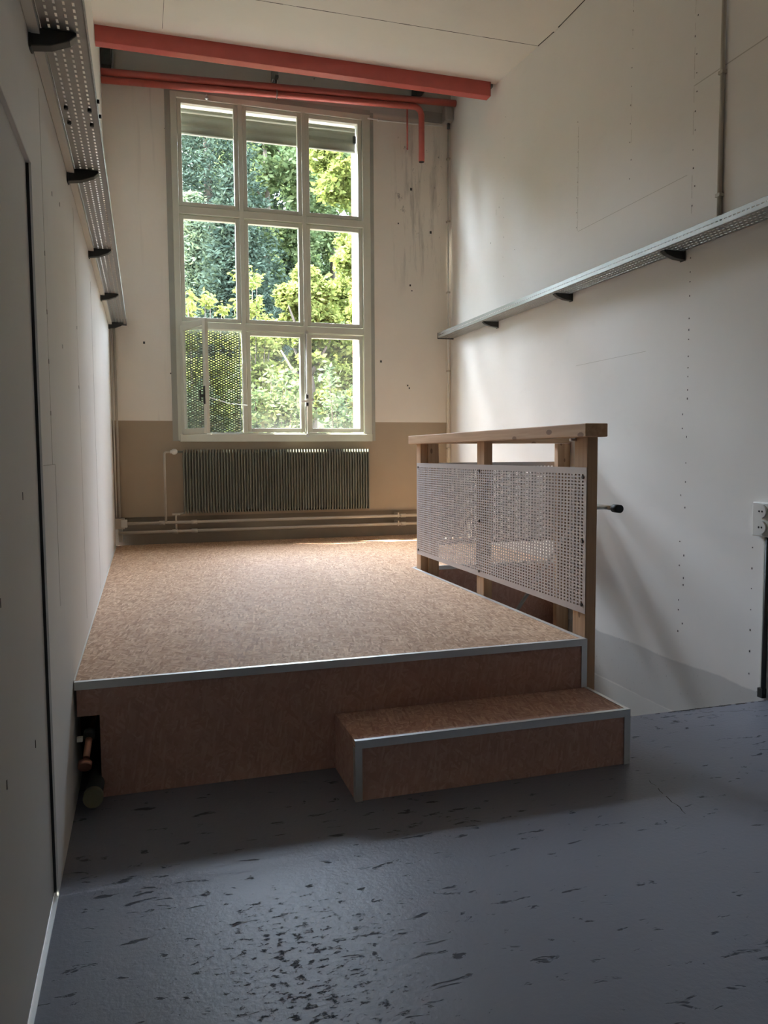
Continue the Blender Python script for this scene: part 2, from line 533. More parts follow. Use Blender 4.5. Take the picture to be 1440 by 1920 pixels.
# joints and screw heads of the boarding
b = MB(); e = .0008
def lj(y0, y1, z0, z1): b.box(0, e, y0, y1, z0, z1)
for (y, z0, z1) in ((2.98, 1.42, 2.7), (3.06, .9, 1.42), (4.32, .6, 2.7), (5.6, .55, 2.6)):
    lj(y - .0015, y + .0015, z0, z1)
lj(2.72, 3.06, 1.418, 1.421)
struct(b.build('board_joint', FAINT, wl))
b = MB()
for (y, z) in ((2.98, 1.6), (2.98, 1.78), (2.98, 1.95), (2.98, 2.15), (3.5, 1.9), (4.3, 2.1), (4.3, 1.8), (3.6, 2.5), (3.3, 2.45)):
    b.obox((0, y, z), (.0012, 0, 0), (0, .004, 0), (0, 0, .008))
struct(b.build('screw_head', SCREW, wl))

# the flush board door in the left wall
d1 = struct(MB().box(-.075, -.014, DY0 + .012, DY1 - .008, .012, DZ + .004).build('door_1', DOORM), 'plain grey board door set flush in the left wall', 'door')
b = MB(); b.box(-.12, -.0005, DY0, DY1, DZ - .0035, DZ + .0).box(-.0055, .0012, DY1 - .0045, DY1 + .004, 0, DZ)
struct(b.build('door_frame', REVEAL, d1), 'pale edge strip of the door opening')
b = MB(); b.box(-.12, -.0056, DY1 - .0045, DY1 - .001, 0, DZ - .004)  # black strip put in for the shade of the door gap
struct(b.build('gap_shade', PLASTB, d1), 'dark strip standing for the shade in the door gap')
b = MB(); b.box(-.0139, .001, DY0 + .01, DY1 - .012, .001, .006)
struct(b.build('threshold', ALU, d1), 'thin bright strip along the floor')
b = MB()
for (y, z) in ((1.972, 1.596), (1.946, 1.115), (1.928, .694), (2.35, 1.34), (2.40, .62)):
    b.obox((-.0138, y, z), (.0012, 0, 0), (0, .003, 0), (0, 0, .011))
struct(b.build('screw_head', SCREW, d1))

# right wall, running down into the stairwell
b = MB(); b.box(W, W + .14, YB0, D, -3.2, 6.0)
wr = struct(b.build('wall_right', WALLR), 'pale plasterboard wall on the right with joints and screws', 'wall')
b = MB(); X0, X1 = W - .0008, W
def vj(y, z0, z1, w=.0014, n=18, gap=.3):
    for i in range(n):
        if random.random() < gap: continue
        a, c = z0 + (z1 - z0) * i / n, z0 + (z1 - z0) * (i + .9) / n
        b.box(X0, X1, y - w, y + w, a, c)
def hj(z, y0, y1, w=.0018): b.box(X0, X1, y0, y1, z - w, z + w)
hj(3.262, 4.45, 5.80); hj(3.804, 1.5, 4.40, .0035); hj(2.172, 4.86, 5.81, .0014)
vj(5.81, 3.27, 4.2, .0022, 10, .15); vj(7.37, 3.82, 3.90, .003, 4, .1); vj(4.40, 3.0, 5.0, .0014, 40, .55); vj(5.08, 3.5, 5.0, .001, 30, .6)
struct(b.build('board_joint', FAINT, wr))
b = MB()
def sc(y, z, s=.0045): b.obox((W, y, z), (.0012, 0, 0), (0, s * random.uniform(.6, 1.1), 0), (0, 0, s * random.uniform(.7, 1.5)))
for i in range(34):
    z = 2.72 - i * .078 + random.uniform(-.02, .02)
    if z > .15 and random.random() < .85: sc(4.42 + random.choice((-.022, .022)), z)
for i in range(16): sc(4.39 + random.uniform(-.02, .02), 3.05 + i * .118)
for i in range(10): sc(5.08 + random.uniform(-.02, .02), 3.45 + i * .13, .0035)
for i in range(8): sc(5.82 + random.uniform(-.01, .01), 3.3 + i * .12, .003)
for (y, z) in ((7.3, 3.9), (7.5, 3.6), (6.95, 3.4)): sc(y, z)
for i in range(7): sc(3.78, .88 - i * .125 + random.uniform(-.02, .02), .004)
for i in range(9): sc(7.2 + random.uniform(-.03, .03), 3.2 + i * .19, .003)
struct(b.build('screw_head', SCREW, wr))

# back wall around the window, down to the storey below; last layer outside is brick
OX0, OX1, OZ0, OZ1 = .66, 2.80, 1.60, 5.19     # opening for the frame
RX0, RX1, RZ0, RZ1 = .15, 2.690, 1.69, 5.16     # opening of the outer reveal
def ring(mb, y0, y1, x0, x1, z0, z1, X0, X1, Z0, Z1):
    mb.box(X0, x0, y0, y1, Z0, Z1).box(x1, X1, y0, y1, Z0, Z1).box(x0, x1, y0, y1, Z0, z0).box(x0, x1, y0, y1, z1, Z1)
b = MB(); ring(b, D, D + .10, OX0, OX1, OZ0, OZ1, -.14, W + .14, .80, 6.0)
wb = struct(b.build('wall_back', BACK), 'stained plaster window wall with a beige brown painted lower part', 'wall')
b = MB(); ring(b, D + .1002, D + .34, RX0, RX1, RZ0, RZ1, -.14, W + .14, -3.2, 6.0)
struct(b.build('window_reveal', REVEAL, wb), 'white rendered outer reveal')
b = MB(); ring(b, D + .3402, D + .39, RX0 - .02, RX1 - .004, RZ0 - .06, RZ1 + .04, -6, 9, -3.2, 7.0)
struct(b.build('outer_facade', BRICK, wb), 'red brick outer face')
b = MB(); b.box(-6, 9, D + .391, D + .99, 5.95, 6.08)  # overhang added out of view to cut off the higher sun rays
struct(b.build('sun_blocker', BARK, wb), 'dark unseen overhang added outside to stop the high sun')
b = MB(); b.box(-.14, W + .14, D + .03, D + .1001, -.34, .80)  # recessed wall foot in a darker brown than the wall above
struct(b.build('base_band', SKIRT, wb), 'darker brown band at the foot of the wall')
b = MB()
for (x, z) in ((.41, 2.60), (.31, 2.35), (2.91, 2.55), (.66, 3.95)):
    pass
for (x, z, s) in ((.34, 2.62, .010), (.63, 2.43, .008), (.60, 2.31, .006), (2.915, 2.50, .010), (3.235, 2.235, .007), (3.255, 2.205, .007), (3.285, 4.44, .012), (3.52, 3.98, .012), (3.27, 3.37, .009), (3.29, 3.31, .006), (3.13, 4.05, .007)):
    b.obox((x, D, z), (s, 0, 0), (0, .0015, 0), (0, 0, s * 1.2))
struct(b.build('plug_hole', BLACK, wb))

# wall behind the camera
struct(MB().box(-.14, W + .14, YB0 - .14, YB0, -.34, 6.0).build('wall_front', WALL), 'plain grey wall behind the viewer', 'wall')

# ceiling boards (slightly rising to the beam) and the slot by the window
b = MB()
def slab(y0, z0, y1, z1, t=.08, x0=-.0, x1=W):
    n = len(b.v)
    b.v += [(x0, y0, z0), (x1, y0, z0), (x1, y1, z1), (x0, y1, z1), (x0, y0, z0 + t), (x1, y0, z0 + t), (x1, y1, z1 + t), (x0, y1, z1 + t)]
    for q in ((3, 2, 1, 0), (4, 5, 6, 7), (0, 1, 5, 4), (1, 2, 6, 5), (2, 3, 7, 6), (3, 0, 4, 7)):
        b.f.append(tuple(n + i for i in q)); b.s.append(False)
slab(YB0, 5.04, 6.2, 5.04); slab(6.2, 5.04, 7.40, 5.125)
ce = struct(b.build('ceiling', CEIL), 'off-white boarded ceiling with thin joints', 'ceiling')
b = MB()
zc = lambda y: 5.04 if y < 6.2 else 5.04 + (y - 6.2) * .085 / 1.2
def cj(x0, y0, x1, y1, w):
    a, c = Vector((x0, y0, zc(y0) - .0008)), Vector((x1, y1, zc(y1) - .0008)); d = (c - a).normalized(); n = Vector((-d.y, d.x, 0)) * w
    b.quad(tuple(a + n), tuple(c + n), tuple(c - n), tuple(a - n))
for i in range(24):
    xa = 1.15 + (W - 1.15) * i / 24; cj(xa, 6.50, xa + (W - 1.15) / 24, 6.50, .004 * random.uniform(.5, 1.1))
for i in range(30):
    ya = 2.5 + (6.5 - 2.5) * i / 30; cj(W - .008, ya, W - .008, ya + 4.0 / 30, .006 * random.uniform(.5, 1.1))
cj(.56, 6.4, .56, 7.25, .0015); cj(3.33, 4.5, 3.33, 6.5, .0012)
struct(b.build('ceiling_joint', BLACK, ce))
b = MB(); b.box(-.14, W + .14, YB0, D + .12, 5.85, 6.0)
b.box(0, W, 7.46, 7.52, 5.125, 5.85)
struct(b.build('ceiling_slab', SLOTC), 'dark concrete slab over the slot beside the window wall', 'ceiling')

# storey below the stairwell
b = MB()
b.box(XP - .1, XP + .01, YW - .0, D, -3.2, -.34)
struct(b.build('wall_stairwell', REVEAL), 'white wall inside the stairwell', 'wall')
struct(MB().box(XP + .01, W, YW - .12, YW - .0, -3.2, -.34).build('wall_stairwell_front', REVEAL), 'white wall under the floor edge of the stairwell', 'wall')
struct(MB().box(XP - .1, W + .14, YW - .12, D + .3, -3.3, -3.2).build('floor_lower', CONC), 'concrete floor of the storey below', 'floor')
b = MB()
for i in range(13):
    b.box(XP + .012, W - .002, YW + .23 * i, YW + .23 * (i + 1) + .03, -.21 * (i + 1) - .12, -.21 * (i + 1))
b.build('staircase', CONC); tag(bpy.data.objects['staircase'], 'concrete stairs going down beside the platform behind the railing', 'stairs', kind='structure')

# ------------------------------------------------------------------ window_1
w1 = bpy.data.objects.new('window_1', None); COL.objects.link(w1); w1.location = ((OX0 + OX1) / 2, D, OZ0)
struct(w1, 'tall nine-pane window in a grey-green painted wooden frame', 'window')
cols = [(.770, 1.305), (1.440, 1.985), (2.115, 2.662)]
rows = [(1.740, 2.735), (2.905, 3.915), (4.090, 5.085)]
FY0, FY1 = D - .012, D + .085
b = MB()
b.box(OX0, .725, FY0, FY1, OZ0, OZ1).box(2.712, OX1, FY0, FY1, OZ0, OZ1)
b.box(.725, 2.712, FY0, FY1, OZ0, 1.69).box(.725, 2.712, FY0, FY1, 5.13, OZ1)
for (a, c) in ((1.350, 1.394), (2.028, 2.072)): b.box(a, c, FY0 - .004, FY1, 1.69, 5.13)
for (a, c) in ((2.785, 2.855), (3.965, 4.040)): b.box(.725, 2.712, FY0 - .002, FY1 - .002, a, c)
fr = b.build('frame', FRAME, w1, bevel=.004); struct(fr)
b = MB(); b.box(OX0 - .055, OX0, D - .012, D, OZ0 - .0, OZ1 + .05).box(OX1, OX1 + .04, D - .008, D, OZ0 + .0, OZ1 + .03).box(OX0, OX1, D - .012, D, OZ1, OZ1 + .05)
struct(b.build('surround', simple('surround_paint', (.36, .36, .31), .6, 0, .1, 8), w1))
b = MB(); b.box(OX0 + .02, OX1, D - .03, D - .004, OZ0 - .008, OZ0 + .075)
struct(b.build('bottom_rail', FRAME, w1, bevel=.004))
b = MB(); b.box(RX0, RX1, D + .09, D + .36, RZ0 - .03, RZ0 + .0).box(RX0, RX1, D + .36, D + .45, RZ0 - .04, RZ0 - .005)
struct(b.build('outer_sill', REVEAL, w1), 'white sunlit outer sill')

def sash(x0, x1, z0, z1, y0, y1, so=.042, glass=GLASS):
    b = MB()
    ring(b, y0, y1, x0, x1, z0, z1, x0 - so, x1 + so, z0 - so, z1 + so)
    s = b.build('sash', FRAME, w1, bevel=.004); struct(s)
    g = MB().box(x0 - .006, x1 + .006, (y0 + y1) / 2 + .008, (y0 + y1) / 2 + .012, z0 - .006, z1 + .006).build('pane', glass, s)
    struct(g); return s
for i, (x0, x1) in enumerate(cols):
    for j, (z0, z1) in enumerate(rows):
        if i == 0 and j == 0: continue
        sash(x0, x1, z0, z1, D + .004, D + .062, .042, GLASSD if j == 0 else GLASS)

# the open casement at the lower left: hinged at the left, swung into the room
hx, hy, th = .735, D - .004, math.radians(69)
sw, sz0, sz1, st, so = .60, 1.665, 2.805, .036, .062
ux, uy = math.cos(th), -math.sin(th); nx, ny = math.sin(th), math.cos(th)
def L(u, n, z): return (hx + ux * u + nx * n, hy + uy * u + ny * n, z)
def lbox(mb, u0, u1, n0, n1, z0, z1):
    c = Vector(L((u0 + u1) / 2, (n0 + n1) / 2, (z0 + z1) / 2))
    mb.obox(c, Vector((ux, uy, 0)) * (u1 - u0) / 2, Vector((nx, ny, 0)) * (n1 - n0) / 2, (0, 0, (z1 - z0) / 2))
b = MB()
lbox(b, 0, so, -st, 0, sz0, sz1); lbox(b, sw - so, sw, -st, 0, sz0, sz1)
lbox(b, so, sw - so, -st, 0, sz0, sz0 + so); lbox(b, so, sw - so, -st, 0, sz1 - so, sz1)
os_ = b.build('open_sash', FRAME, w1, bevel=.004); struct(os_, 'casement sash standing open into the room')
b = MB(); lbox(b, so - .005, sw - so + .005, -st * .5 - .002, -st * .5 + .002, sz0 + so - .005, sz1 - so + .005)
struct(b.build('pane', GLASSD, os_))
b = MB(); lbox(b, sw - .045, sw - .025, -st - .045, -st, 2.03, 2.05); lbox(b, sw - .041, sw - .029, -st - .055, -st - .04, 1.99, 2.10); lbox(b, sw - .05, sw - .02, -st - .006, -st, 1.96, 2.14)
struct(b.build('handle', DARKM, os_), 'dark casement handle')
b = MB(); b.tube([(1.395, D - .02, 1.985), (1.2, D - .04, 2.0), L(sw - .03, -st, 2.035)], .005, 8)
struct(b.build('stay_bar', ALU, w1), 'thin metal stay holding the open sash')
# espagnolette bolt between the lower middle and right sashes, and small fittings
b = MB(); b.tube([(2.05, D - .022, 1.655), (2.05, D - .022, 2.80)], .008, 8).box(2.035, 2.065, D - .036, D - .014, 1.645, 1.68)
b.box(2.035, 2.065, D - .036, D - .014, 2.775, 2.80).box(2.033, 2.067, D - .04, D - .014, 1.98, 2.12)
bo = b.build('bolt', ALU, w1); struct(bo, 'long metal window bolt')
b = MB(); b.obox((2.05, D - .06, 2.04), (.075, 0, .014), (0, .007, 0), (-.002, 0, .009)).box(2.04, 2.06, D - .062, D - .03, 2.03, 2.05)
struct(b.build('bolt_handle', PLASTW, bo))
b = MB(); b.box(2.038, 2.062, D - .046, D - .038, 2.065, 2.105).box(2.038, 2.062, D - .046, D - .038, 1.985, 2.02)
struct(b.build('bolt_lock', DARKM, bo))
b = MB(); b.ball((1.03, D - .04, 5.145), .018).tube([(1.03, D - .01, 5.175), (1.03, D - .05, 5.175)], .008, 8)
struct(b.build('blind_pulley', ALU, w1))

# blind outside the top row
bl = thing('roller_blind', 'beige fabric blind rolled down a little outside the top panes', 'blind', (1.69, D + .17, 4.83))
b = MB(); n0 = 14; BX0 = .70
prof = [(D + .15 + .006 * math.sin(k * .9), 4.83 + .215 * k / n0) for k in range(n0 + 1)]
for (ya, za), (yb_, zb_) in zip(prof, prof[1:]):
    b.quad((BX0, ya, za), (RX1 - .02, ya, za), (RX1 - .02, yb_, zb_), (BX0, yb_, zb_))
b.build('blind_fabric', FABRIC, bl, solid=.003)
b = MB(); b.tube([(BX0, D + .15, 4.835), (RX1 - .02, D + .15, 4.835)], .013, 10); b.build('bottom_bar', FABRIC, bl)
b = MB(); b.tube([(BX0, D + .19, 5.075), (RX1 - .015, D + .19, 5.075)], .034, 14); b.build('roller', FABRIC, bl)
b = MB(); b.box(RX1 - .045, RX1 - .015, D + .12, D + .15, 4.92, 5.0); b.build('bracket', DARKM, bl)

# expanded metal grille outside the open casement
gx0, gx1, gz0, gz1 = .745, 1.330, 1.70, 2.80
gr = thing('window_grille', 'expanded metal grille outside the open lower left casement', 'grille', ((gx0 + gx1) / 2, D + .12, gz0))
b = MB(); cw, chh = .052, .027; ang = math.atan2(chh, cw)
tot = 0
def clipbar(c, sgn):
    # line z = gz0 + sgn*(x-gx0)*chh/cw + c
    k = sgn * chh / cw; xs = [gx0, gx1]
    if sgn > 0: lo, hi = max(gx0, gx0 + (-c) / k), min(gx1, gx0 + (gz1 - gz0 - c) / k)
    else: lo, hi = max(gx0, gx0 + (gz1 - gz0 - c) / k), min(gx1, gx0 + (-c) / k)
    if hi - lo < .01: return
    za, zb_ = gz0 + k * (lo - gx0) + c, gz0 + k * (hi - gx0) + c
    a, e_ = Vector((lo, D + .12, za)), Vector((hi, D + .12, zb_)); d = (e_ - a); n = Vector((-d.z, 0, d.x)).normalized()
    b.obox((a + e_) / 2 + Vector((0, .001 * sgn, 0)), d / 2, Vector((0, .0015, 0)), n * .0056)
c = -1.2
while c < 2.4:
    clipbar(c, 1); clipbar(c, -1); c += chh
b.build('expanded_mesh', GRILLE, gr)
b = MB(); ring(b, D + .105, D + .135, gx0, gx1, gz0, gz1, gx0 - .012, gx1 + .012, gz0 - .018, gz1 + .018); b.build('grille_frame', GRILLE, gr)

# ------------------------------------------------------------------ platform, step
pf = thing('platform', 'raised platform with an OSB deck and aluminium edges', 'platform', (1.2, 5.9, 0))
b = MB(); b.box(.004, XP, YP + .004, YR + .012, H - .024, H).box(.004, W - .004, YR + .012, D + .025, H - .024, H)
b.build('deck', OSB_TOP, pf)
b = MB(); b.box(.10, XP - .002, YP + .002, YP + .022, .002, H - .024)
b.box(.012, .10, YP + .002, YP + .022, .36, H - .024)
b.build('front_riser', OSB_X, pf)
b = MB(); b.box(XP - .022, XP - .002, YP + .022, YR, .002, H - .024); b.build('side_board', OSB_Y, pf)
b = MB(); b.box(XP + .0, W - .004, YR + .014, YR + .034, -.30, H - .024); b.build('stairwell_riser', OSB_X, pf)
b = MB(); b.box(.004, XP + .004, YP - .0015, YP + .0015, H - .032, H + .002).box(.004, XP + .004, YP - .0015, YP + .022, H + .0002, H + .0025)
b.build('edge_trim', ALU, pf)
b = MB(); b.box(XP + .0005, XP + .0035, YP, YR + .01, H - .03, H + .002).box(XP - .022, XP + .0035, YP + .022, YR + .01, H + .0002, H + .0025)
b.build('edge_trim', ALU, pf)
b = MB(); b.box(XP + .0035, W - .004, YR + .0095, YR + .0125, H - .03, H + .002).box(XP + .0035, W - .004, YR + .0095, YR + .035, H + .0002, H + .0025)
b.build('edge_trim', ALU, pf)
b = MB(); b.box(XP - .028, XP + .0035, YP - .002, YP + .001, HS + .002, H - .03); b.build('corner_trim', ALU, pf)
b = MB(); b.box(.001, .006, YP + .02, D + .02, H, H + .006); b.build('wall_edge_strip', BATTEN, pf)
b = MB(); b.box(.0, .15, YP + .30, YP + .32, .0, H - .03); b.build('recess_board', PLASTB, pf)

XS0, XS1 = 1.115, 2.437
stp = thing('step', 'low OSB step with aluminium edges in front of the platform', 'step', ((XS0 + XS1) / 2, (YS + YP) / 2, 0))
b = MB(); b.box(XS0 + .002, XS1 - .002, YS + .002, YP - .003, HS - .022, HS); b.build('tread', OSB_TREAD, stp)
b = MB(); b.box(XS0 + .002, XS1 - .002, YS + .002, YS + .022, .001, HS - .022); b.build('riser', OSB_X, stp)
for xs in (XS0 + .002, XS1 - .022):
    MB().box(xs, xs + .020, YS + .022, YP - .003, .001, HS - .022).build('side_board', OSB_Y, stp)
b = MB(); b.box(XS0, XS1 + .001, YS - .0015, YS + .0015, HS - .032, HS + .002).box(XS0, XS1 + .001, YS - .0015, YS + .020, HS + .0002, HS + .0025); b.build('edge_trim', ALU, stp)
b = MB(); b.box(XS1 - .0005, XS1 + .0025, YS, YP - .003, HS - .030, HS + .002).box(XS1 - .018, XS1 + .0025, YS + .02, YP - .004, HS + .0002, HS + .0025); b.build('edge_trim', ALU, stp)
b = MB(); b.box(XS0 - .001, XS0 + .030, YS - .002, YS + .001, 0, HS - .03).box(XS0 - .001, XS0 + .002, YS, YS + .03, 0, HS - .03); b.build('corner_trim', ALU, stp)
b = MB(); b.box(XS1 - .030, XS1 + .002, YS - .002, YS + .001, 0, HS - .03).box(XS1 - .001, XS1 + .002, YS, YS + .03, 0, HS - .03); b.build('corner_trim', ALU, stp)

# ------------------------------------------------------------------ railing around the stairwell
PX0, PX1 = XP + .006, XP + .066
rl = thing('railing', 'timber railing with perforated metal infill around the stairwell', 'railing', (2.75, 5.0, 0))
def post(x0, x1, y0, y1, z0, z1): MB().box(x0, x1, y0, y1, z0, z1).build('post', TIMV, rl, bevel=.003)
ZR0, ZR1 = 1.528, 1.594
post(PX0, PX1, 3.452, 3.575, -.30, ZR0)
post(PX0, PX1, 4.700, 4.815, -.30, ZR0)
post(PX0, PX1, 5.930, 6.030, -.30, ZR0)
post(PX1 + .001, PX1 + .088, 5.905, 5.965, -.30, ZR0)
post(3.640, 3.755, 5.865, 5.925, -.30, ZR0)
MB().box(2.378, 2.503, 3.377, 6.067, ZR0, ZR1).build('top_rail', TIMY, rl, bevel=.004)
MB().box(2.505, 3.757, 5.86, 5.965, ZR0 + .002, ZR1 - .002).build('top_rail', TIMX, rl, bevel=.004)
b = MB(); b.sheet((XP - .0005, 3.445, .632), (0, 1, 0), (0, 0, 1), 75, 40, .0336, .0171, .0085, .0042, .018, .030)
pn = b.build('perforated_panel', PANEL, rl, solid=.002)
b = MB(); b.sheet((2.60, 5.972, .70), (1, 0, 0), (0, 0, 1), 32, 36, .0336, .0171, .0085, .0042, .018, .030)
b.build('perforated_panel', PANEL, rl, solid=.002)
for (y, z) in ((3.475, 1.327), (3.475, 1.00), (3.475, .675), (4.755, 1.335), (4.755, 1.00), (4.755, .665), (5.965, 1.34), (5.965, .67)):
    MB().tube([(XP - .0075, y, z), (XP - .001, y, z)], .009, 10).build('screw', SCREW, rl)
MB().tube([(2.40, 3.56, ZR0 - .012), (2.435, 3.56, ZR0 - .012)], .008, 8).build('screw', ALU, rl)

hr = thing('handrail', 'slim steel handrail with a black end cap beside the stairs', 'handrail', (2.60, 3.52, 1.16))
b = MB(); b.tube([(2.605, 3.44, 1.165), (2.605, 3.74, 1.165), (2.605, 4.9, .11)], .012, 12, .06); b.build('tube', ALU, hr)
b = MB(); b.tube([(2.605, 3.415, 1.165), (2.605, 3.47, 1.165)], .021, 16); b.build('end_cap', PLASTB, hr)
b = MB(); b.tube([(PX1, 3.52, 1.165), (2.60, 3.52, 1.165)], .009, 8); b.build('bracket', ALU, hr)

# ------------------------------------------------------------------ radiator and heating pipes
RX, RXe, RZ, RZt = .690, 2.740, .835, 1.507
ra = thing('radiator', 'dark green finned radiator under the window', 'radiator', ((RX + RXe) / 2, D - .12, RZ))
b = MB(); nf = 68; pt = (RXe - RX) / nf
for i in range(nf):
    x = RX + pt * (i + .5)
    b.box(x - .0055, x + .0055, D - .135, D - .03, RZ, RZt)
b.build('fins', RAD, ra)
b = MB(); b.box(RX + .008, RXe - .008, D - .10, D - .045, RZ + .02, RZt - .03); b.build('core', RAD, ra)
for x in (RX + .22, RXe - .22):
    MB().box(x - .02, x + .02, D - .045, D - .001, RZ + .1, RZ + .5).build('wall_bracket', RAD, ra)
b = MB(); b.tube([(.510, D - .10, .752), (.510, D - .10, 1.485), (.575, D - .10, 1.485)], .012, 12, .05); sp_ = b.build('supply_pipe', PIPE, ra)
b = MB(); b.ball((.612, D - .10, 1.487), .033, 16, 10, (1.05, 1, .95)).tube([(.57, D - .10, 1.486), (.60, D - .10, 1.486)], .017, 12); b.build('thermostat_valve', PLASTW, ra)
b = MB(); b.tube([(.63, D - .10, 1.486), (.70, D - .10, 1.486)], .012, 10); b.build('valve_union', RAD, ra)
b = MB(); b.tube([(.612, D - .10, .665), (.612, D - .10, .826), (.70, D - .10, .84)], .010, 10, .02).tube([(.575, D - .10, .83), (.655, D - .10, .83)], .013, 10); b.build('return_pipe', PIPE, ra)

for (z, nm, fit) in ((.742, 'upper of the two beige heating pipes along the foot of the window wall', (.47, .80, 3.14)), (.648, 'lower of the two beige heating pipes along the foot of the window wall', (.60, .80, 3.14))):
    h_ = thing('heating_pipe', nm, 'pipe', (W / 2, D - .10, z), 'heating pipes')
    MB().tube([(.03, D - .10, z), (W - .003, D - .10, z)], .0165, 12).build('pipe', PIPE, h_)
    for x in fit:
        MB().tube([(x - .03, D - .10, z), (x + .03, D - .10, z)], .022, 12).build('coupling', PIPE, h_)
    MB().box(3.07, 3.085, D - .12, D + .03, z - .02, z + .035).build('pipe_clip', PIPE, h_)

# left corner: conduits and their box
c1 = thing('wall_conduit', 'thin white conduit pair in the left corner beside the window wall', 'conduit', (.03, D - .05, .76))
MB().tube([(.016, D - .03, .76), (.016, D - .03, 2.76)], .009, 10).build('tube', BATTEN, c1)
MB().tube([(.048, D - .03, .74), (.048, D - .03, 2.76)], .013, 10).build('tube', PIPE, c1)
jb = thing('junction_box', 'beige junction box low in the left corner above the platform', 'box', (.055, D - .06, .66))
MB().box(.002, .095, D - .125, D - .002, .69, .80).build('housing', PIPE, jb, bevel=.004)
MB().box(.060, .122, D - .128, D - .06, .705, .785).build('cover', BATTEN, jb, bevel=.004)
MB().box(.03, .07, D - .06, D + .02, .55, .69).build('duct', PIPE, jb)

# ------------------------------------------------------------------ red beam and pipes overhead
bm = thing('steel_beam', 'thick red painted steel beam across the ceiling', 'beam', (W / 2, 7.41, 4.98))
b = MB(); b.box(.004, 3.695, 7.355, 7.367, 4.985, 5.122).box(.004, 3.695, 7.367, 7.455, 4.985, 4.997).box(.004, 3.695, 7.38, 7.455, 5.11, 5.122)
b.build('channel', REDB, bm, bevel=.002)
MB().box(3.688, 3.696, 7.355, 7.455, 4.985, 5.122).build('end_plate', REDB, bm)

p1 = thing('red_pipe', 'upper red pipe crossing the whole wall above the window', 'pipe', (1.9, 8.44, 5.2), 'red pipes')
MB().tube([(.004, 8.44, 5.222), (3.763, 8.44, 5.372)], .036, 16).build('pipe', REDP, p1)
p2 = thing('red_pipe', 'lower red pipe ending in a bend down beside the window', 'pipe', (1.7, 8.45, 4.7), 'red pipes')
MB().tube([(.004, 8.45, 5.150), (3.36, 8.45, 5.290), (3.36, 8.45, 4.70)], .033, 16, .11).build('pipe', REDP, p2)
MB().tube([(3.36, 8.45, 4.695), (3.36, 8.45, 4.7005)], .028, 16).build('open_end', PLASTB, p2)
p3 = thing('red_pipe', 'very thin short red pipe hanging down left of the bent red pipe', 'pipe', (3.2, 8.47, 4.83), 'red pipes')
MB().tube([(3.20, 8.47, 5.34), (3.20, 8.47, 4.83)], .010, 10).build('pipe', REDP, p3)
MB().ball((3.20, 8.47, 4.83), .0115, 8, 6).build('plug', REDP, p3)

hg = thing('pipe_hanger', 'grey steel hanger holding the red pipes above the middle pane', 'bracket', (1.74, 8.45, 5.1))
MB().box(1.71, 1.775, D - .09, D, 5.40, 5.54).build('wall_plate', CONC, hg)
MB().box(1.725, 1.76, 8.40, D, 5.375, 5.40).build('arm', DARKM, hg)
MB().tube([(1.742, 8.45, 5.38), (1.742, 8.45, 5.17)], .006, 8).build('rod', DARKM, hg)
b = MB(); b.tube([(1.742 , 8.45 + .045 * math.cos(a), 5.222 + .045 * math.sin(a)) for a in [q * math.pi / 9.5 for q in range(20)]], .005, 6); b.build('ring', GALV, hg)
gs = thing('gusset_bracket', 'dark triangular bracket above the red pipes on the right', 'bracket', (3.36, 8.5, 5.45))
b = MB(); n = len(b.v)
b.v += [(3.28, D - .01, 5.34), (3.30, D - .01, 5.62), (3.50, D - .01, 5.62), (3.42, D - .01, 5.48), (3.28, D - .16, 5.34), (3.30, D - .16, 5.62), (3.50, D - .16, 5.62), (3.42, D - .16, 5.48)]
for q in ((0, 1, 2, 3), (7, 6, 5, 4), (0, 4, 5, 1), (1, 5, 6, 2), (2, 6, 7, 3), (3, 7, 4, 0)): b.f.append(q); b.s.append(False)
b.build('plate', DARKM, gs)
MB().box(3.30, 3.34, D - .30, D - .16, 5.56, 5.60).build('lug', DARKM, gs)
lb = thing('column_bracket', 'dark upright bracket left of the red pipes in the corner', 'bracket', (.06, 8.3, 5.3))
MB().box(.01, .10, 8.45, D, 5.30, 5.62).build('plate', DARKM, lb)
MB().tube([(.115, 8.5, 5.30), (.115, 8.5, 5.70)], .010, 8).build('rod', GALV, lb)
cb_ = thing('junction_box', 'grey junction box high in the right corner of the window wall', 'box', (3.72, D - .06, 5.18))
MB().box(3.655, 3.755, D - .12, D, 5.19, 5.36).build('housing', simple('grey_box', (.36, .34, .31), .6), cb_, bevel=.02)
MB().tube([(3.718, D - .05, 5.19), (3.718, D - .05, 5.13)], .018, 10).build('gland', DARKM, cb_)
MB().box(3.44, 3.654, D - .015, D, 5.20, 5.31).build('side_plate', simple('grey_plate', (.30, .285, .25), .7), cb_)
k1 = thing('cable', 'white cable running from the window to the corner box', 'cable', (3.2, D - .012, 5.15))
MB().tube([(2.775, D - .012, 5.155), (2.95, D - .014, 5.148), (3.2, D - .012, 5.155), (3.45, D - .013, 5.16), (3.66, D - .012, 5.17)], .009, 8).build('sheath', PLASTW, k1)
MB().box(2.89, 2.91, D - .024, D, 5.14, 5.165).build('clip', PLASTW, k1)
k2 = thing('wall_conduit', 'pale conduit running down the right corner from the grey box', 'conduit', (3.735, D - .03, .52))
MB().tube([(3.725, D - .03, .52), (3.725, D - .03, 5.14)], .012, 10).build('tube', BATTEN, k2)
for z in (1.5, 2.4, 3.3, 4.1, 4.8): MB().box(3.708, 3.745, D - .045, D, z, z + .018).build('clip', PIPE, k2)
k3 = thing('wall_conduit', 'pale conduit dropping from the ceiling to the right cable tray', 'conduit', (W, 4.12, 2.84))
MB().tube([(W - .016, 4.12, 2.84), (W - .016, 4.12, 5.035)], .015, 12).build('tube', PIPE, k3)
